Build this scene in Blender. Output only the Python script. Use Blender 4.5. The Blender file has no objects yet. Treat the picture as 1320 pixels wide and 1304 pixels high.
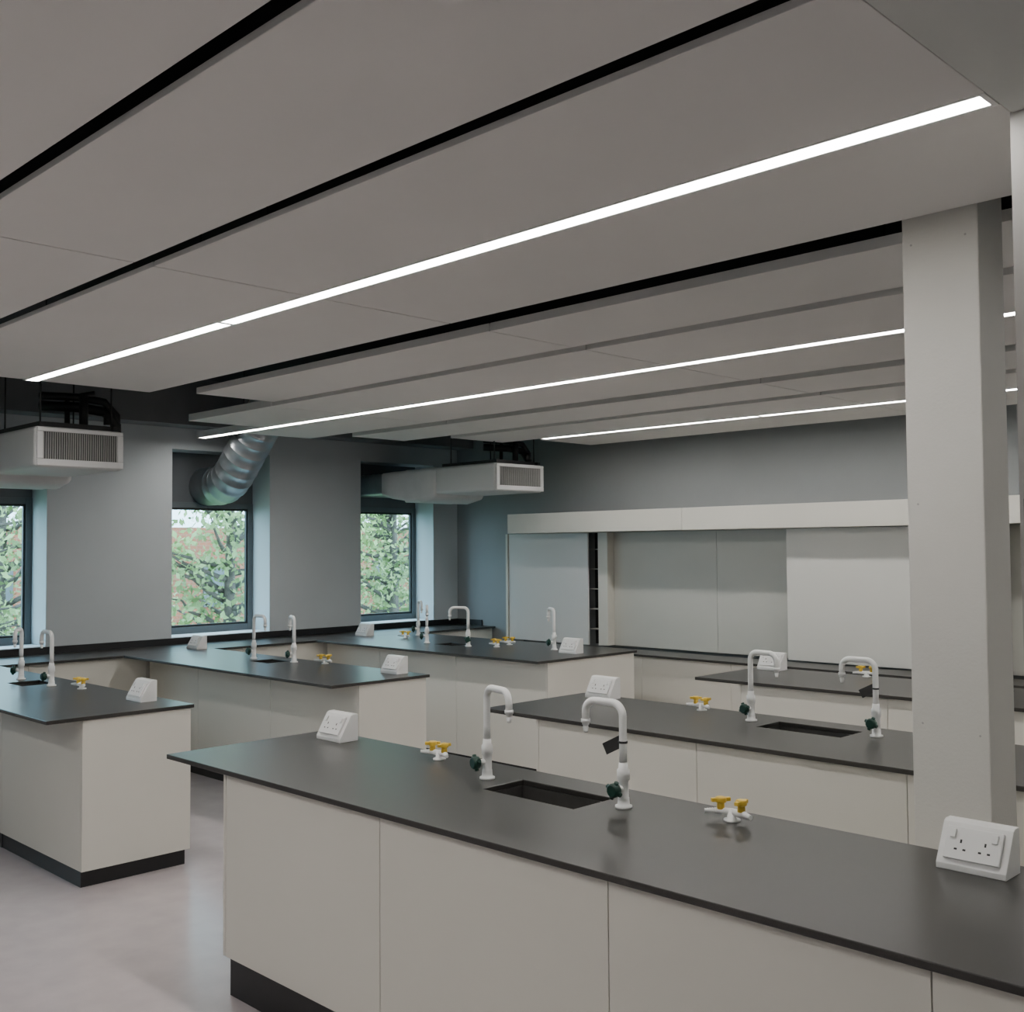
import bpy, bmesh, math, random
import numpy as np
from math import *
from mathutils import Vector, Matrix
random.seed(4)
S=bpy.context.scene
COL=S.collection

# ---------------- materials ----------------
def mat(name,col,rough=.5,metal=0,var=0.0,scale=8,bump=0,bscale=60,spec=.5,emit=None,estr=0,stretch=None):
    m=bpy.data.materials.new(name);m.use_nodes=True
    nt=m.node_tree;b=nt.nodes['Principled BSDF']
    b.inputs['Base Color'].default_value=(*col,1);b.inputs['Roughness'].default_value=rough
    b.inputs['Metallic'].default_value=metal;b.inputs['Specular IOR Level'].default_value=spec
    tc=nt.nodes.new('ShaderNodeTexCoord')
    if var>0:
        n=nt.nodes.new('ShaderNodeTexNoise');n.inputs['Scale'].default_value=scale;n.inputs['Detail'].default_value=6
        src=tc.outputs['Object']
        if stretch:
            mp=nt.nodes.new('ShaderNodeMapping');mp.inputs['Scale'].default_value=stretch
            nt.links.new(src,mp.inputs[0]);src=mp.outputs[0]
        nt.links.new(src,n.inputs['Vector'])
        r=nt.nodes.new('ShaderNodeValToRGB')
        r.color_ramp.elements[0].position=.3;r.color_ramp.elements[1].position=.7
        r.color_ramp.elements[0].color=(*[c*(1-var) for c in col],1)
        r.color_ramp.elements[1].color=(*[min(1,c*(1+var)) for c in col],1)
        nt.links.new(n.outputs['Fac'],r.inputs[0]);nt.links.new(r.outputs[0],b.inputs['Base Color'])
    if bump>0:
        n2=nt.nodes.new('ShaderNodeTexNoise');n2.inputs['Scale'].default_value=bscale
        nt.links.new(tc.outputs['Object'],n2.inputs['Vector'])
        bp=nt.nodes.new('ShaderNodeBump');bp.inputs['Strength'].default_value=bump;bp.inputs['Distance'].default_value=.01
        nt.links.new(n2.outputs['Fac'],bp.inputs['Height']);nt.links.new(bp.outputs[0],b.inputs['Normal'])
    if emit:
        b.inputs['Emission Color'].default_value=(*emit,1);b.inputs['Emission Strength'].default_value=estr
    return m
M={}
M['raft']=mat('acoustic_white',(.80,.785,.76),.9,var=.01,scale=3)
M['slab']=mat('dark_soffit',(.05,.052,.055),.95,var=.2,scale=2)
M['beam']=mat('beam_paint',(.2,.21,.215),.9,var=.1,scale=2)
M['soffit']=mat('soffit_paint',(.64,.66,.63),.85,var=.03,scale=2)
M['wall']=mat('wall_paint',(.53,.57,.59),.75,var=.03,scale=1.5,bump=.05,bscale=200)
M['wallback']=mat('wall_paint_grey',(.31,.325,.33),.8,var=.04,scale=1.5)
M['column']=mat('column_paint',(.68,.665,.62),.6,var=.03,scale=3,bump=.08,bscale=120)
M['pier']=mat('pier_paint',(.42,.41,.39),.6,var=.03,scale=3)
M['floor']=mat('vinyl_floor',(.52,.465,.47),.24,var=.05,scale=7,spec=.5)
M['top']=mat('black_laminate',(.036,.034,.031),.30,var=.12,scale=300,spec=.45)
M['panel']=mat('cabinet_white',(.70,.68,.61),.42,var=.008,scale=2)
M['carcass']=mat('cabinet_core',(.45,.44,.42),.6)
M['plinth']=mat('plinth_black',(.012,.012,.013),.4,var=.1,scale=20)
M['white']=mat('white_plastic',(.86,.86,.84),.3,var=.01,scale=5)
M['tapwhite']=mat('white_enamel',(.93,.93,.91),.4,var=.01,scale=5)
M['yellow']=mat('yellow_plastic',(.82,.55,.06),.4,var=.05,scale=30)
M['green']=mat('dark_green_plastic',(.01,.05,.035),.35,var=.1,scale=30)
M['black']=mat('black_plastic',(.015,.015,.015),.45,var=.1,scale=30)
M['sink']=mat('sink_resin',(.06,.058,.055),.4,var=.1,scale=30)
M['frame']=mat('window_frame_grey',(.12,.14,.15),.45,var=.03,scale=10)
M['reveal']=mat('reveal_white',(.7,.73,.75),.7,var=.02,scale=3)
M['galv']=mat('galvanised_steel',(.44,.47,.49),.33,metal=.9,var=.15,scale=6)
M['greypanel']=mat('grey_panel',(.13,.14,.15),.5,metal=.2,var=.05,scale=4)
M['slat']=mat('grille_slat',(.40,.40,.38),.5,var=.03,scale=20)
M['acwhite']=mat('fan_coil_white',(.70,.70,.69),.5,var=.02,scale=4)
M['foil']=mat('pale_insulation_wrap',(.74,.74,.73),.6,var=.04,scale=8,bump=.4,bscale=7)
M['board']=mat('whiteboard_gloss',(.68,.68,.66),.38,var=.01,scale=2)
M['boardwarm']=mat('whiteboard_matt',(.74,.73,.68),.4,var=.01,scale=2)
M['boardpanel']=mat('board_panel_matte',(.58,.58,.53),.5,var=.02,scale=2)
M['dark']=mat('dark_recess',(.02,.018,.017),.7,var=.2,scale=5)
M['led']=mat('led_diffuser',(.9,.9,.9),.5,emit=(1.0,.97,.93),estr=37)
M['bark']=mat('bark',(.10,.08,.065),.9,var=.4,scale=15)
M['leaf']=mat('leaf_green',(.26,.36,.14),.6,var=.6,scale=.9)
M['grass']=mat('grass',(.10,.14,.06),.9,var=.4,scale=2)
M['winglass']=mat('building_glass',(.13,.14,.15),.3,var=.1,scale=1)
def glassmat():
    m=bpy.data.materials.new('window_glass');m.use_nodes=True;nt=m.node_tree;nt.nodes.clear()
    o=nt.nodes.new('ShaderNodeOutputMaterial');t=nt.nodes.new('ShaderNodeBsdfTransparent');g=nt.nodes.new('ShaderNodeBsdfGlossy')
    g.inputs['Roughness'].default_value=.02;t.inputs[0].default_value=(.80,.90,.92,1)
    x=nt.nodes.new('ShaderNodeMixShader');x.inputs[0].default_value=.05
    nt.links.new(t.outputs[0],x.inputs[1]);nt.links.new(g.outputs[0],x.inputs[2]);nt.links.new(x.outputs[0],o.inputs[0]);return m
M['glass']=glassmat()
def brickmat():
    m=mat('red_brick',(.4,.15,.1),.85);nt=m.node_tree;b=nt.nodes['Principled BSDF']
    br=nt.nodes.new('ShaderNodeTexBrick');br.inputs['Color1'].default_value=(.46,.15,.08,1);br.inputs['Color2'].default_value=(.37,.13,.075,1)
    br.inputs['Mortar'].default_value=(.40,.22,.17,1);br.inputs['Scale'].default_value=2.5
    tc=nt.nodes.new('ShaderNodeTexCoord');sp=nt.nodes.new('ShaderNodeSeparateXYZ');cb=nt.nodes.new('ShaderNodeCombineXYZ')
    nt.links.new(tc.outputs['Object'],sp.inputs[0]);nt.links.new(sp.outputs[1],cb.inputs[0]);nt.links.new(sp.outputs[2],cb.inputs[1])
    nt.links.new(cb.outputs[0],br.inputs[0]);nt.links.new(br.outputs[0],b.inputs['Base Color']);return m
M['brick']=brickmat()

# ---------------- mesh helpers ----------------
def box(bm,x0,x1,y0,y1,z0,z1,Mx=None):
    vs=[bm.verts.new(Vector(p) if Mx is None else Mx@Vector(p)) for p in [(x0,y0,z0),(x1,y0,z0),(x1,y1,z0),(x0,y1,z0),(x0,y0,z1),(x1,y0,z1),(x1,y1,z1),(x0,y1,z1)]]
    for f in [(0,3,2,1),(4,5,6,7),(0,1,5,4),(1,2,6,5),(2,3,7,6),(3,0,4,7)]: bm.faces.new([vs[i] for i in f])
def sweep(bm,pts,rads,n=16,caps=True):
    pts=[Vector(p) for p in pts]
    if not hasattr(rads,'__len__'): rads=[rads]*len(pts)
    t=[]
    for i in range(len(pts)):
        a=pts[max(0,i-1)];b=pts[min(len(pts)-1,i+1)];d=(b-a)
        if d.length<1e-9: d=t[-1] if t else Vector((0,0,1))
        t.append(d.normalized())
    u=t[0].orthogonal().normalized();rings=[]
    for i,p in enumerate(pts):
        u=(u-t[i]*u.dot(t[i])).normalized();w=t[i].cross(u)
        rings.append([bm.verts.new(p+(u*cos(2*pi*k/n)+w*sin(2*pi*k/n))*rads[i]) for k in range(n)])
    for a,b in zip(rings,rings[1:]):
        for k in range(n):
            f=bm.faces.new((a[k],a[(k+1)%n],b[(k+1)%n],b[k]));f.smooth=True
    if caps:
        bm.faces.new(rings[0][::-1]);bm.faces.new(rings[-1])
def prism(bm,prof,x0,x1):
    a=[bm.verts.new((x0,y,z)) for y,z in prof];b=[bm.verts.new((x1,y,z)) for y,z in prof];n=len(prof)
    bm.faces.new(a);bm.faces.new(b[::-1])
    for i in range(n): bm.faces.new((a[i],b[i],b[(i+1)%n],a[(i+1)%n]))
def obj(name,bm,m,parent=None,bevel=0,loc=None,seg=2):
    bmesh.ops.recalc_face_normals(bm,faces=bm.faces)
    me=bpy.data.meshes.new(name);bm.to_mesh(me);bm.free();me.materials.append(M[m])
    o=bpy.data.objects.new(name,me);COL.objects.link(o)
    if parent: o.parent=parent
    if loc: o.location=loc
    if bevel:
        b=o.modifiers.new('bevel','BEVEL');b.width=bevel;b.segments=seg;b.limit_method='ANGLE'
    return o
def BX(name,x0,x1,y0,y1,z0,z1,m,parent=None,bevel=0):
    bm=bmesh.new();box(bm,x0,x1,y0,y1,z0,z1);return obj(name,bm,m,parent,bevel)
def tag(o,label,cat,group=None):
    o['label']=label;o['category']=cat
    if group:o['group']=group
    return o
def root(name,loc,label,cat,group=None):
    e=bpy.data.objects.new(name,None);e.empty_display_size=.1;COL.objects.link(e);e.location=loc
    return tag(e,label,cat,group)
def struct(o): o['kind']='structure';return o
def dup(r,loc,rz=0,label=None):
    kids=list(r.children)
    n=r.copy();COL.objects.link(n);n.location=loc;n.rotation_euler=(0,0,rz)
    if label:n['label']=label
    for k in kids:
        c=k.copy();COL.objects.link(c);c.parent=n
        for kk in list(k.children):
            cc=kk.copy();COL.objects.link(cc);cc.parent=c
    return n

# ---------------- room ----------------
XW,YC=-9.25,8.4
X1,Y0=3.2,-3.2
ZS=3.35
struct(BX('floor',XW-.4,X1+.2,Y0-.2,YC+.2,-.1,0,'floor'))
struct(BX('ceiling',XW-.4,X1+.2,Y0-.2,YC+.2,ZS,ZS+.15,'slab'))
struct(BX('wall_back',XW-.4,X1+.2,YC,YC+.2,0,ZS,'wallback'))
struct(BX('wall_right',X1,X1+.2,Y0,YC,0,ZS,'wall'))
struct(BX('wall_rear',XW-.4,X1+.2,Y0-.2,Y0,0,ZS,'wall'))
wins=[(2.62,3.67),(4.82,5.87),(7.0,8.03),(.42,1.47)]
ZW0,ZW1=.96,2.72
bm=bmesh.new()
ys=sorted(wins);prev=Y0
for a,b in ys:
    box(bm,XW-.4,XW,prev,a,0,ZS);box(bm,XW-.4,XW,a,b,0,ZW0);box(bm,XW-.4,XW,a,b,ZW1,ZS);prev=b
box(bm,XW-.4,XW,prev,YC,0,ZS)
struct(obj('wall_window',bm,'wall'))
struct(BX('trim_1',XW,XW+.28,Y0,YC,2.92,ZS,'beam'))
for i,(a,b) in enumerate(wins):
    fx0,fx1=XW-.37,XW-.31
    w=bpy.data.objects.new('window_%d'%(i+1),None);COL.objects.link(w);struct(w);w.location=(XW-.34,(a+b)/2,ZW0)
    cy=(a+b)/2;h=2.24-ZW0
    def L(name,x0,x1,y0,y1,z0,z1,m,bev=0):
        bm=bmesh.new();box(bm,x0-(XW-.34),x1-(XW-.34),y0-cy,y1-cy,z0-ZW0,z1-ZW0);return obj(name,bm,m,w,bev)
    bm=bmesh.new();t=.055
    X0,X2=fx0-(XW-.34),fx1-(XW-.34)
    box(bm,X0,X2,a-cy,a-cy+t,0,h);box(bm,X0,X2,b-cy-t,b-cy,0,h);box(bm,X0,X2,a-cy+t,b-cy-t,0,.07);box(bm,X0,X2,a-cy+t,b-cy-t,h-t,h)
    obj('window_frame',bm,'frame',w,.004)
    bm=bmesh.new();t2=.02
    for (ya,yb,za,zb) in [(a-cy+t,a-cy+t+t2,.07,h-t),(b-cy-t-t2,b-cy-t,.07,h-t),(a-cy+t+t2,b-cy-t-t2,.07,.09),(a-cy+t+t2,b-cy-t-t2,h-t-t2,h-t)]:
        box(bm,-.01,.02,ya,yb,za,zb)
    obj('window_bead',bm,'black',w)
    L('window_glass',XW-.345,XW-.34,a+t,b-t,ZW0+.07,2.24-t,'glass')
    L('blanking_panel',XW-.37,XW-.32,a,b,2.24,ZW1,'greypanel')
    bm=bmesh.new();box(bm,-.0,.345,a-cy,b-cy,-.001,.006);obj('window_sill',bm,'reveal',w)

struct(BX('trim_2',-.917,X1,Y0,2.62,2.799,2.9,'soffit'))
bm=bmesh.new();box(bm,XW,XW+.02,-1.5,YC,.9,.96);box(bm,XW+.02,XW+.42,YC-.02,YC,.9,.96)
struct(obj('trim_3',bm,'plinth'))
# boxed service pier standing on the bench, up to the soffit
struct(BX('trim_4',-.922,-.3,2.621,3.045,.901,2.9,'pier'))
r=root('wall_panel',(-.77,2.621,1.67),'tall black wall-mounted panel on the pale pier','wall panel')
bm=bmesh.new();box(bm,-.14,.14,-.012,-.001,-.21,.21)
obj('panel_case',bm,'black',r,.003)
bm=bmesh.new();box(bm,-.115,.115,-.0145,-.0122,-.18,.18);obj('panel_face',bm,'dark',r,.001)

# ---------------- ceiling rafts ----------------
ZC=2.8
J=[-6.55,-3.62,-.64,2.3]
rows=[(-.71,.0,J),(.09,.32,J),(.34,1.08,J),(1.14,1.735,J),(1.81,2.462,J),(2.556,3.25,J),(3.50,4.09,[-6.4]+J[1:]),(4.20,4.89,[-7.8,-6.6]+J[1:]),(4.985,5.69,[-8.3,-6.6]+J[1:]),(5.88,6.49,[-7.9,-6.6]+J[1:]),(6.64,7.315,[-7.4]+J[1:]),(7.41,8.15,[-6.98]+J[1:]),(-1.5,-.81,J),(-2.4,-1.55,J)]
for y0,y1,xs in rows:
    TH=.02 if y0<3.3 else (.04 if y0<4 else .055)
    for xa,xb in zip(xs,xs[1:]):
        if y1<3.4:
            if xa>=-.7: continue
            xb=min(xb,-.916)
        cx,cy=(xa+xb)/2,(y0+y1)/2
        bm=bmesh.new();box(bm,xa+.004-cx,xb-.004-cx,y0-cy,y1-cy,0,TH)
        o=obj('ceiling_panel',bm,'raft',None,.002,loc=(cx,cy,ZC));tag(o,'suspended flat white acoustic ceiling panel','ceiling panel','suspended acoustic ceiling panels')
def led(x0,x1,y,lab):
    r=root('linear_light',((x0+x1)/2,y,ZC),lab,'light','linear ceiling lights');h=(x1-x0)/2-.002
    bm=bmesh.new();box(bm,-h,h,-.046,-.034,0,.06);box(bm,-h,h,.034,.046,0,.06);box(bm,-h,h,-.034,.034,.03,.06)
    box(bm,-h,-h+.014,-.034,.034,0,.03);box(bm,h-.014,h,-.034,.034,0,.03)
    obj('housing',bm,'white',r)
    bm=bmesh.new();box(bm,-h+.0145,h-.0145,-.0335,.0335,.003,.028);obj('diffuser',bm,'led',r)
    for s in (-1,1):
        bm=bmesh.new();sweep(bm,[(s*h*.8,0,.06),(s*h*.8,0,ZS-ZC)],.004,8);obj('hanger_rod',bm,'black',r)
LL='long white LED strip light glowing between ceiling panels'
for x0,x1,y in [(-6.59,-4.32,2.509),(-4.32,-.920,2.509),(-8.93,-1.6,4.937),(-1.6,2.3,4.937),(-6.9,-4.55,7.362),(-4.55,-1.6,7.362),(-1.6,2.3,7.362),(-6.59,-.920,.045),(-4.5,-.920,-.76)]:  # last strip is unseen, added behind the camera to brighten taps and fronts
    led(x0,x1,y,LL)

# ---------------- column ----------------
r=root('column',(-1.36,3.365,0),'boxed square column painted off-white beside the bench','column')
bm=bmesh.new();box(bm,-.13,.108,-.095,.105,0,ZC+.3);obj('column_casing',bm,'column',r,.004)
bm=bmesh.new()
for x,z in [(-.10,2.72),(.07,2.72),(-.095,1.9),(-.095,1.22),(.08,1.2)]:
    sweep(bm,[(x,-.0955,z),(x,-.0965,z)],.0035,8)
obj('screw_cap',bm,'carcass',r)

# ---------------- benches ----------------
H=.9
def worktop(x0,x1,y0,y1,hole,label,z=H,t=.02):
    cx,cy=(x0+x1)/2,(y0+y1)/2
    bm=bmesh.new()
    if hole:
        hx0,hx1,hy0,hy1=hole
        xs=[x0,hx0,hx1,x1];yy=[y0,hy0,hy1,y1]
        vt=[[[bm.verts.new((x-cx,y-cy,zz)) for zz in (z-t,z)] for y in yy] for x in xs]
        for i in range(3):
            for j in range(3):
                if i==1 and j==1: continue
                for k in (0,1): bm.faces.new([vt[i][j][k],vt[i+1][j][k],vt[i+1][j+1][k],vt[i][j+1][k]])
        def side(a,b): bm.faces.new([a[0],b[0],b[1],a[1]])
        for i in range(3): side(vt[i][0],vt[i+1][0]);side(vt[i][3],vt[i+1][3]);side(vt[0][i],vt[0][i+1]);side(vt[3][i],vt[3][i+1])
        side(vt[1][1],vt[2][1]);side(vt[1][2],vt[2][2]);side(vt[1][1],vt[1][2]);side(vt[2][1],vt[2][2])
    else: box(bm,x0-cx,x1-cx,y0-cy,y1-cy,z-t,z)
    o=obj('worktop',bm,'top',None,.0025,loc=(cx,cy,0));tag(o,label,'worktop','black laboratory worktops')
    if hole:
        hx0,hx1,hy0,hy1=hole
        zb=.79
        r=root('sink',((hx0+hx1)/2,(hy0+hy1)/2,zb),'black rectangular undermounted laboratory sink','sink','laboratory sinks')
        a,b=(hx1-hx0)/2+.008,(hy1-hy0)/2+.008;zt=z-t-.001-zb
        bm=bmesh.new()
        box(bm,-a,a,-b,b,0,.01);box(bm,-a,-a+.008,-b,b,.01,zt);box(bm,a-.008,a,-b,b,.01,zt);box(bm,-a+.008,a-.008,-b,-b+.008,.01,zt);box(bm,-a+.008,a-.008,b-.008,b,.01,zt)
        obj('basin',bm,'sink',r)
        bm=bmesh.new();sweep(bm,[(0,0,.0101),(0,0,.014)],[.03,.028],20);obj('drain',bm,'galv',r)
    return o
def unit(x0,x1,y0,y1,z1=H-.021,endl=False,endr=False,label='white laminate base cabinet panel unit with black plinth',pr=.03,zp=.13):
    cx,cy=(x0+x1)/2,(y0+y1)/2
    r=root('cabinet_unit',(cx,cy,0),label,'cabinet','laboratory base cabinets')
    a,b=(x1-x0)/2,(y1-y0)/2;t=.018
    bm=bmesh.new()
    box(bm,-a+.001,-a+t,-b+t+.001,b-t-.001,zp,z1);box(bm,a-t,a-.001,-b+t+.001,b-t-.001,zp,z1);box(bm,-a+t,a-t,-b+t+.001,b-t-.001,zp,zp+.018)
    obj('body',bm,'panel',r)
    bm=bmesh.new();box(bm,-a+.0015,a-.0015,-b,-b+t,zp,z1);obj('front_panel',bm,'panel',r,.0012)
    bm=bmesh.new();box(bm,-a+.0015,a-.0015,b-t,b,zp,z1);obj('back_panel',bm,'panel',r,.0012)
    bm=bmesh.new();box(bm,-a+(.02 if endl else 0),a-(.02 if endr else 0),-b+pr,b-pr,0,zp);obj('plinth',bm,'plinth',r)
    if endl:
        bm=bmesh.new();box(bm,-a-.018,-a-.001,-b-.0,b,zp,z1);obj('end_panel',bm,'panel',r,.001)
    if endr:
        bm=bmesh.new();box(bm,a+.001,a+.018,-b,b,zp,z1);obj('end_panel',bm,'panel',r,.001)
YB=[2.226,4.056,5.976];W=.83
for i,y in enumerate(YB):
    hole=(-2.84,-2.40,y+.47,y+.68)
    worktop(-4.26-(.05,0,-.04)[i],1.1,y,y+W,hole,'long black worktop of an island laboratory bench')
    xs=[-3.88,-2.885,-1.89,-1.0,.06,1.05]
    for k,(a,b) in enumerate(zip(xs,xs[1:])): unit(a,b,y+.035,y+W-.03,endl=(k==0),endr=(k==4),pr=.012,zp=.15)
XF=-8.6
PB=[(2.226,3.056,2.42,3.04,-5.59,.09),(4.056,4.886,4.285,4.86,-5.67,.09),(5.976,7.2,6.10,7.17,-5.67,.045)]
for i,(a,b,c,d,XP,zp) in enumerate(PB):
    hole=(-7.42,-7.16,a+.47,a+.68)
    worktop(XF,XP,a,b,hole,'black worktop of a peninsula laboratory bench by the windows')
    xs=[-8.6,-7.78,-6.74,XP-.03]
    for k,(p,q) in enumerate(zip(xs,xs[1:])): unit(p+(.002 if k==0 else 0),q,c,d,endr=(k==2),pr=.010 if k<2 else .013,zp=zp)
worktop(XW+.02,XF-.001,-1.5,YC-.02,None,'black perimeter worktop running under the windows')
yy=[-1.5,-.5,.5,1.5,2.42,3.3,4.28,5.2,6.09,7.18,8.37]
for a,b in zip(yy,yy[1:]):
    r=root('cabinet_unit',((XW+XF-.04)/2,(a+b)/2,0),'white laminate base cabinet under the window worktop','cabinet','laboratory base cabinets')
    w=(XF-.04-XW)/2-.004;l=(b-a)/2-.0015
    bm=bmesh.new();box(bm,-w,w-.019,-l,l,.13,.878);obj('body',bm,'panel',r)
    bm=bmesh.new();box(bm,w-.018,w,-l,l,.13,.878);obj('front_panel',bm,'panel',r,.001)
    bm=bmesh.new();box(bm,-w,w-.03,-l,l,0,.13);obj('plinth',bm,'plinth',r)
worktop(-7.0,-1.2,7.72,8.08,None,'low black counter along the whiteboard wall',z=.80)
xs=[-7.0,-6.05,-5.1,-4.15,-3.2,-2.2,-1.2]
for a,b in zip(xs,xs[1:]): unit(a,b,7.75,8.07,z1=.779,label='low white cabinet below the whiteboard')

# ---------------- taps ----------------
def tap(name,kdir,tagged=False):
    r=root(name,(0,0,0),'white swan-neck laboratory tap beside a sink','tap','swan-neck laboratory taps')
    bm=bmesh.new()
    sweep(bm,[(0,0,0),(0,0,.008),(0,0,.010),(0,0,.03),(0,0,.034),(0,0,.036),(0,0,.09),(0,0,.094),(0,0,.125),(0,0,.132),(0,0,.15)],[.029,.029,.021,.019,.019,.0175,.0175,.0215,.0215,.0165,.015],24)
    sweep(bm,[(0,0,.065),(0,kdir*.035,.065)],.012,16)
    obj('tap_body',bm,'tapwhite',r)
    bm=bmesh.new();R=.042;re=.165;zt=.345
    pts=[(0,0,.145),(0,0,.2),(0,0,zt-R)]
    pts+=[(R-R*cos(a),0,zt-R+R*sin(a)) for a in [pi/2*k/8 for k in range(1,9)]]
    pts+=[(re-R+R*sin(a),0,zt-R+R*cos(a)) for a in [pi/2*k/8 for k in range(0,9)]]
    pts+=[(re,0,zt-R-.025)]
    sweep(bm,pts,.0132,18);obj('spout',bm,'tapwhite',r)
    bm=bmesh.new();z=zt-R-.024
    p=[];q=[]
    for k,(dz,rr) in enumerate([(0,.0165),(.012,.0165),(.013,.013),(.02,.0125),(.021,.010),(.028,.009),(.029,.0105),(.036,.008),(.037,.009),(.046,.007)]):
        p.append((re,0,z-dz));q.append(rr)
    sweep(bm,p,q,16);obj('nozzle',bm,'tapwhite',r)
    bm=bmesh.new()
    sweep(bm,[(0,kdir*.034,.065),(0,kdir*.04,.065),(0,kdir*.06,.065),(0,kdir*.066,.065)],[.018,.024,.024,.018],12)
    for k in range(4):
        a=pi/2*k+.4;c,s=cos(a),sin(a)
        sweep(bm,[(.012*c,kdir*.05,.065+.012*s),(.031*c,kdir*.05,.065+.031*s)],[.009,.008],10)
    obj('control_knob',bm,'green',r)
    if tagged:
        bm=bmesh.new()
        Mx=Matrix.Translation((.012,0,.235))@Matrix.Rotation(.5,4,'Y')@Matrix.Rotation(.3,4,'Z')
        box(bm,0,.07,-.001,.001,-.035,.005,Mx);sweep(bm,[(0,0,.215),(0,0,.222)],.016,12)
        obj('instruction_tag',bm,'black',r)
    return r
tapA=tap('laboratory_tap',-1);tapB=tap('laboratory_tap',1,True);tapC=tap('laboratory_tap',1)
tapB['label']='white swan-neck laboratory tap with a black hanging tag'
y=YB[0]
tapA.location=(-2.95,y+.60,H);tapA.rotation_euler=(0,0,-.25)
tapB.location=(-2.29,y+.60,H);tapB.rotation_euler=(0,0,pi)
dup(tapA,(-2.95,YB[1]+.60,H),-.15);dup(tapB,(-2.29,YB[1]+.60,H),pi);dup(tapA,(-2.93,YB[2]+.62,H),.0)
tapC.location=(-7.03,2.83,H);tapC.rotation_euler=(0,0,pi)
dup(tapA,(-7.54,2.83,H),-.6);dup(tapA,(-7.54,4.64,H));dup(tapC,(-7.06,4.70,H),2.75);dup(tapA,(-7.56,6.48,H),-.7);dup(tapC,(-7.02,6.5,H),pi+.7)
dup(tapC,(-6.22,6.76,H),2.62)
dup(tapA,(-8.3,7.0,H),-.5)

# ---------------- gas taps ----------------
gt=root('gas_tap',(0,0,0),'twin laboratory gas tap with yellow levers on the worktop','gas tap','laboratory gas taps')
bm=bmesh.new()
sweep(bm,[(0,0,0),(0,0,.006),(0,0,.008),(0,0,.036)],[.027,.027,.016,.014],20)
for s in (-1,1):
    sweep(bm,[(0,0,.028),(s*.05,-.01,.028)],[.012,.011],14)
obj('gas_tap_body',bm,'tapwhite',gt)
for s in (-1,1):
    bm=bmesh.new();d=Vector((s*.8,-.5,0)).normalized();p0=Vector((s*.048,-.011,.028));pts=[];rr=[]
    for k in range(5):
        pts+= [p0+d*(.008*k),p0+d*(.008*k+.007)];rr+=[.0085-.0006*k,.0105-.0008*k]
    sweep(bm,pts,rr,12);obj('hose_nozzle',bm,'tapwhite',gt)
for s in (-1,1):
    bm=bmesh.new();c=Vector((s*.036,-.006,.028))
    sweep(bm,[c+Vector((0,0,.006)),c+Vector((0,0,.026))],[.013,.012],14)
    sweep(bm,[c+Vector((0,0,.026)),c+Vector((0,0,.028)),c+Vector((0,0,.042)),c+Vector((0,0,.045))],[.013,.018,.018,.013],16)
    Mx=Matrix.Translation(c+Vector((0,0,.036)))@Matrix.Rotation(1.2+.3*s,4,'Z')
    box(bm,-.032,.032,-.007,.007,-.006,.006,Mx)
    obj('lever_handle',bm,'yellow',gt,.0015)
gl=[(-3.36,YB[0]+.72),(-1.93,YB[0]+.70),(-3.33,YB[1]+.72),(-3.37,YB[2]+.75),(-6.73,2.90),(-6.79,4.80),(-8.12,6.69),(-6.78,6.62),(-6.85,6.85)]
gt.location=(*gl[0],H)
for k,(x,yv) in enumerate(gl[1:]): dup(gt,(x,yv,H),[.1,-.15,.2,0,.3,.1,-.3,.2][k])

# ---------------- sockets ----------------
sk=root('socket_box',(0,0,0),'white angled double power socket box on the worktop','power socket','bench power sockets')
bm=bmesh.new();prism(bm,[(-.06,0),(-.06,.016),(.0,.116),(.012,.121),(.04,.121),(.04,0)],-.0925,.0925);obj('socket_housing',bm,'white',sk,.0018)
a=Vector((0,-.06,.016));b=Vector((0,0,.116));T=(b-a).normalized();N=Vector((1,0,0)).cross(T);N=-N if N.y>0 else N
mid=(a+b)/2
Mx=Matrix(((1,T.x,N.x,mid.x),(0,T.y,N.y,mid.y),(0,T.z,N.z,mid.z),(0,0,0,1)))
bm=bmesh.new();box(bm,-.074,.074,-.044,.044,.0015,.010,Mx);obj('faceplate',bm,'white',sk,.0015)
bm=bmesh.new();box(bm,-.0725,.0725,-.0425,.0425,.0001,.0014,Mx);obj('faceplate_gasket',bm,'carcass',sk)
for s in (-1,1):
    bm=bmesh.new();box(bm,s*.055-.0075,s*.055+.0075,.012,.036,.0101,.0150,Mx);obj('rocker_switch',bm,'white',sk,.001)
for s in (-1,1):
    bm=bmesh.new();c=s*.032
    box(bm,c-.0025,c+.0025,.000,.010,.0099,.0104,Mx);box(bm,c-.0155,c-.0075,-.020,-.015,.0099,.0104,Mx);box(bm,c+.0075,c+.0155,-.020,-.015,.0099,.0104,Mx)
    obj('socket_outlet',bm,'black',sk)
sl=[(-4.06,YB[0]+.72),(-1.165,YB[0]+.72),(-4.03,YB[1]+.745),(-4.06,YB[2]+.72),(-5.96,2.93),(-5.92,4.78),(-5.93,6.66),(-8.69,4.78),(-8.70,6.64)]
sk.location=(*sl[0],H)
for x,yv in sl[1:]: dup(sk,(x,yv,H))

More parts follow.
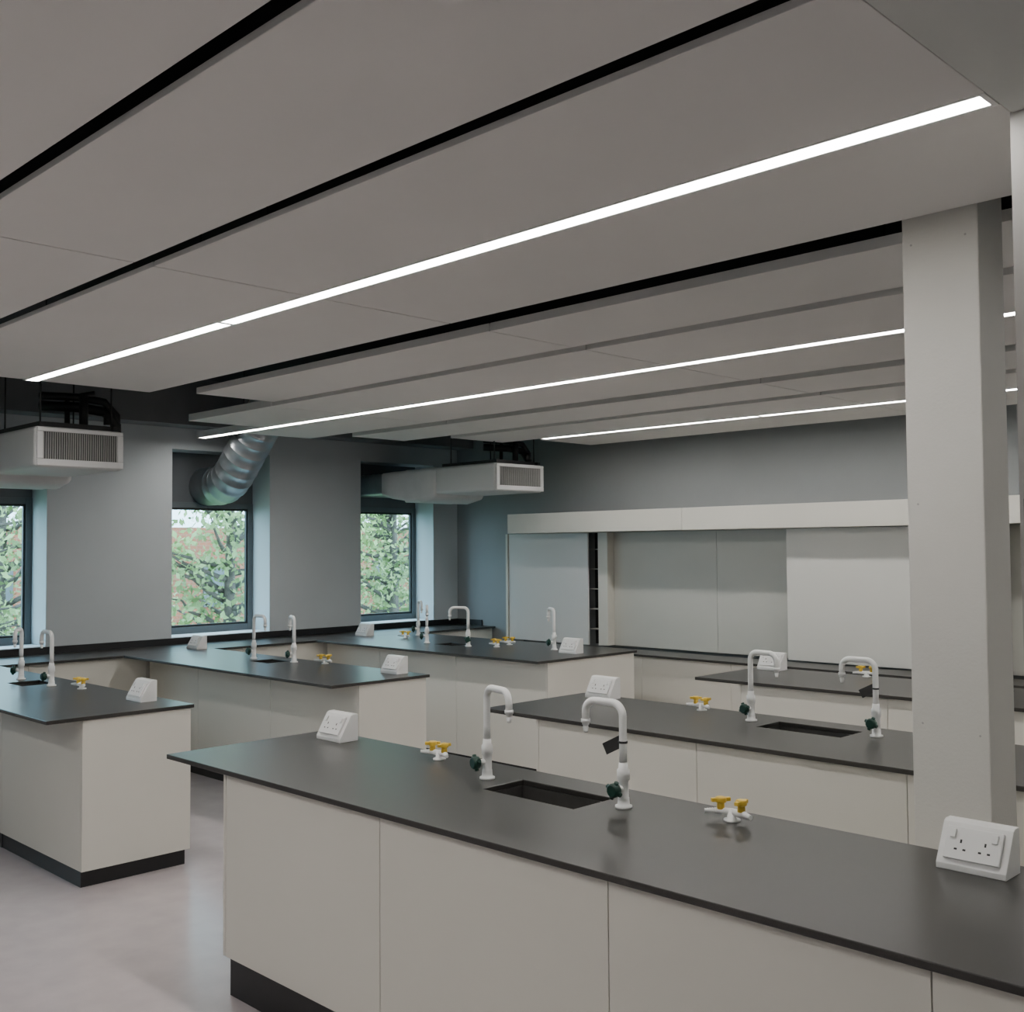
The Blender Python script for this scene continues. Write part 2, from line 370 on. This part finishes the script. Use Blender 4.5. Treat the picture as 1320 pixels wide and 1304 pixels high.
# ---------------- whiteboard wall ----------------
r=root('whiteboard_unit',(-5,8.1,0),'full-width white teaching wall with sliding whiteboards','whiteboard')
def W(name,x0,x1,y0,y1,z0,z1,m,bev=0,lab=None):
    bm=bmesh.new();box(bm,x0+5,x1+5,y0-8.1,y1-8.1,z0,z1);o=obj(name,bm,m,r,bev)
    if lab:o['label']=lab
    return o
xs=[-7.95,-5.72,-3.4,-1.2]
for a,b in zip(xs,xs[1:]): W('bulkhead_panel',a+.002,b-.002,7.93,8.39,1.925,2.125,'panel',.002)
W('end_panel',-8.2,-8.17,8.15,8.39,.0,1.92,'panel')
W('sliding_board',-8.16,-7.04,8.16,8.18,.80,1.92,'board',.002,'pale sliding whiteboard')
W('sliding_board',-4.76,-3.0,8.10,8.12,.81,1.92,'boardwarm',.002,'matt white sliding board')
for a,b in [(-6.82,-5.6),(-5.6,-4.45)]: W('back_panel',a+.002,b-.002,8.30,8.32,.80,1.92,'boardpanel',.001)
W('back_panel',-3.0,-1.2,8.30,8.32,.80,1.92,'boardpanel',.001)
W('shelf_recess',-7.09,-6.94,8.33,8.35,.80,1.92,'dark')
for z in (.95,1.15,1.35,1.55,1.75): W('shelf',-7.08,-6.94,8.22,8.33,z,z+.008,'carcass')
W('divider_panel',-6.94,-6.82,8.20,8.34,.80,1.92,'panel')

# ---------------- fan coil units ----------------
def rrect(bm,secs,n=7,j=.003):
    rings=[]
    for x,hw,za,zb in secs:
        zc,hh=(za+zb)/2,(zb-za)/2;rc=.035;ring=[]
        for cxs,czs,a0 in [(1,1,0),(-1,1,pi/2),(-1,-1,pi),(1,-1,1.5*pi)]:
            for k in range(n):
                a=a0+pi/2*k/(n-1)
                ring.append(bm.verts.new((x,cxs*(hw-rc)+rc*cos(a)+random.uniform(-j,j),zc+czs*(hh-rc)+rc*sin(a)+random.uniform(-j,j))))
        rings.append(ring)
    m=len(rings[0])
    for p,q in zip(rings,rings[1:]):
        for k in range(m):
            f=bm.faces.new((p[k],p[(k+1)%m],q[(k+1)%m],q[k]));f.smooth=True
    bm.faces.new(rings[0]);bm.faces.new(rings[-1][::-1])
def fancoil(xf,y0,y1,z0=2.32):
    w=(y1-y0)/2
    r=root('fan_coil_unit',(xf,(y0+y1)/2,z0),'white ceiling-hung fan coil unit with grille and wrapped duct','air conditioner','ceiling-hung fan coil units')
    bm=bmesh.new();box(bm,-.9,-.012,-w,w,0,.27);obj('housing',bm,'acwhite',r,.028,seg=4)
    bm=bmesh.new()
    box(bm,-.011,.006,-w+.01,w-.01,.01,.055);box(bm,-.011,.006,-w+.01,w-.01,.235,.262);box(bm,-.011,.006,-w+.01,-w+.05,.055,.235);box(bm,-.011,.006,w-.05,w-.01,.055,.235)
    obj('grille_frame',bm,'acwhite',r,.005)
    bm=bmesh.new();n=34
    for k in range(n):
        yy=-w+.055+(2*w-.11)*k/(n-1);box(bm,-.009,.0,yy-.0025,yy+.0025,.055,.235)
    obj('grille',bm,'slat',r)
    bm=bmesh.new();box(bm,-.0118,-.0108,-w+.05,w-.05,.055,.235);obj('grille_back',bm,'black',r)
    xe=-(xf-(XW-.02))
    bm=bmesh.new()
    rrect(bm,[(-.86,w*1.0,.0,.268),(-.90,w*1.04,-.04,.275),(-1.1,w*1.04,-.08,.272),(-1.13,w*1.0,-.06,.265),(-1.35,w*1.02,-.07,.27),(-1.38,w*.98,-.05,.265),(-1.6,w*.96,-.02,.265),(-1.78,w*.9,.02,.262)])
    obj('insulated_plenum',bm,'foil',r)
    bm=bmesh.new();s=[];k=0;x=-1.76
    while x>xe-.29:
        s.append((x,w*(.88 if k%2 else .84),.03,.262 if k%2 else .25));x-=.045;k+=1
    rrect(bm,s,4,.0005);obj('duct',bm,'galv',r)
    for sx in (-.08,-.7):
        for sy in (-w+.06,w-.06):
            bm=bmesh.new();sweep(bm,[(sx,sy,.27),(sx,sy,ZS-z0-.002)],.006,8);obj('hanger_rod',bm,'black',r)
    bm=bmesh.new();box(bm,-.8,-.02,-w+.03,-w+.07,.271,.30);box(bm,-.8,-.02,w-.07,w-.03,.271,.30);box(bm,-.12,-.06,-w+.07,w-.07,.271,.305);obj('mounting_rail',bm,'black',r)
    bm=bmesh.new()
    for o_,rad in ((0,.035),(.07,.028)):
        sweep(bm,[(-.3,w+.0,.12+o_),(-.3,w+.05,.14+o_),(-.29,w+.08,.22+o_),(-.28,w+.07,.34+o_),(-.28,w-.02,.43+o_),(-.3,w-.2,.45+o_),(-.45,w-.4,.46+o_)],rad,12)
    obj('insulated_pipe',bm,'black',r)
    bm=bmesh.new()
    sweep(bm,[(-.2,w-.2,.3),(-.2,w-.2,.52)],.03,10);sweep(bm,[(-.35,w-.25,.3),(-.35,w-.25,.52),(-.25,w-.1,.55)],.02,10);sweep(bm,[(-.2,w-.03,.33),(-.2,w-.03,.40)],.028,10)
    obj('valve',bm,'black',r)
    return r
fancoil(-7.05,2.72,3.32)
fancoil(-7.25,7.08,7.75)

# duct at middle window
r=root('ventilation_duct',(-9.3,5.35,2.4),'galvanised round ventilation duct rising from the window panel','duct')
pts=[Vector((-.26,0,-.0)),Vector((-.02,0,-.0)),Vector((.08,0,.01)),Vector((.17,0,.045)),Vector((.25,0,.10)),Vector((.33,0,.17))]
pts+=[Vector((.33,0,.17))+Vector((.80,0,.75))*k/9 for k in range(1,10)]
P2=[];R2=[]
for i,p in enumerate(pts):
    if i==0 or i==len(pts)-1: P2.append(p);R2.append(.19);continue
    d0=(p-pts[i-1]).normalized();d1=(pts[i+1]-p).normalized()
    P2+=[p-d0*.007,p-d0*.003,p+d1*.003,p+d1*.007];R2+=[.19,.1935,.1935,.19]
bm=bmesh.new();sweep(bm,P2,R2,64)
o=obj('duct_pipe',bm,'galv',r)

# ---------------- outside ----------------
struct(BX('ground',-60,XW-.5,-30,60,-3.6,-3.5,'grass'))
r=root('brick_building',(-27,14,-3.5),'red brick building with dark windows beyond the trees','building')
bm=bmesh.new();box(bm,-4,0,-9,16,0,5.9);obj('building_walls',bm,'brick',r)
for iy in range(8):
    for iz in range(2):
        bm=bmesh.new();box(bm,.0,.06,-8+iy*3,-7.1+iy*3,1.2+iz*2.5,2.5+iz*2.5);obj('building_window',bm,'winglass',r)
def tree(x,y,seed,n=5500):
    rnd=random.Random(seed);g=np.random.default_rng(seed)
    r=root('tree',(x,y,-3.5),'leafy green broadleaf tree outside the windows','tree','trees outside the windows')
    bm=bmesh.new();sweep(bm,[(0,0,0),(.05,.05,1.5),(0,.1,3),(.1,0,4.5),(0,.1,7)],[.2,.16,.13,.09,.03],10);tips=[]
    for k in range(40):
        z=2.6+4.4*k/40;a=rnd.random()*6.28;L=1.0+rnd.random()*.7
        p=Vector((0,.05,z));d=Vector((cos(a),sin(a),.2+.3*rnd.random()));pts=[p];q=p
        for s in range(5):
            q=q+d*L/5+Vector((rnd.uniform(-.1,.1),rnd.uniform(-.1,.1),rnd.uniform(-.08,.1)));pts.append(q)
        sweep(bm,pts,[.055,.045,.035,.026,.018,.009],6);tips+=pts[1:]
    obj('trunk',bm,'bark',r)
    T=np.array([list(t) for t in tips]);c=T[g.integers(0,len(T),n)]+np.clip(g.normal(0,.20,(n,3)),-.4,.4)
    d=g.normal(size=(n,3));d/=np.linalg.norm(d,axis=1)[:,None];e=np.cross(d,g.normal(size=(n,3)));e/=np.linalg.norm(e,axis=1)[:,None]
    s=g.uniform(.03,.08,n)[:,None]
    V=np.stack([c-d*s,c+e*s*.55,c+d*s,c-e*s*.55],1).reshape(-1,3)
    me=bpy.data.meshes.new('foliage');me.from_pydata(V.tolist(),[],[(4*i,4*i+1,4*i+2,4*i+3) for i in range(n)]);me.materials.append(M['leaf'])
    o=bpy.data.objects.new('foliage',me);COL.objects.link(o);o.parent=r;o['kind']='stuff'
tree(-15.8,4.4,1,5500);tree(-14.6,8.5,2,6000);tree(-16,12.8,3,6000);tree(-20.3,7.2,5,3000);tree(-21,16.6,6,3500)

# ---------------- light ----------------
w=bpy.data.worlds.new('World');S.world=w;w.use_nodes=True
bg=w.node_tree.nodes['Background'];bg.inputs[0].default_value=(.64,.84,1.0,1);bg.inputs[1].default_value=8.5
for a,b in wins:
    l=bpy.data.lights.new('window_portal','AREA');l.shape='RECTANGLE';l.size=b-a;l.size_y=1.3;l.cycles.is_portal=True
    o=bpy.data.objects.new('window_portal',l);COL.objects.link(o);o.location=(XW-.42,(a+b)/2,1.6)
    o.rotation_euler=Vector((1,0,0)).to_track_quat('-Z','Y').to_euler()

# ---------------- camera ----------------
yaw,pi_,ro,Hc=.7822,.0394,-.0069,1.7714
F=Vector((-sin(yaw)*cos(pi_),cos(yaw)*cos(pi_),sin(pi_)));R=Vector((cos(yaw),sin(yaw),0));U=R.cross(F)
R2=R*cos(ro)+U*sin(ro);U2=-R*sin(ro)+U*cos(ro)
cd=bpy.data.cameras.new('Camera');cam=bpy.data.objects.new('Camera',cd);COL.objects.link(cam)
cd.sensor_fit='HORIZONTAL';cd.sensor_width=36;cd.lens=36*1377.4/1320;cd.clip_start=.05;cd.clip_end=300
mw=Matrix((( R2.x,U2.x,-F.x,0),(R2.y,U2.y,-F.y,0),(R2.z,U2.z,-F.z,Hc),(0,0,0,1)))
cam.matrix_world=mw
S.camera=cam
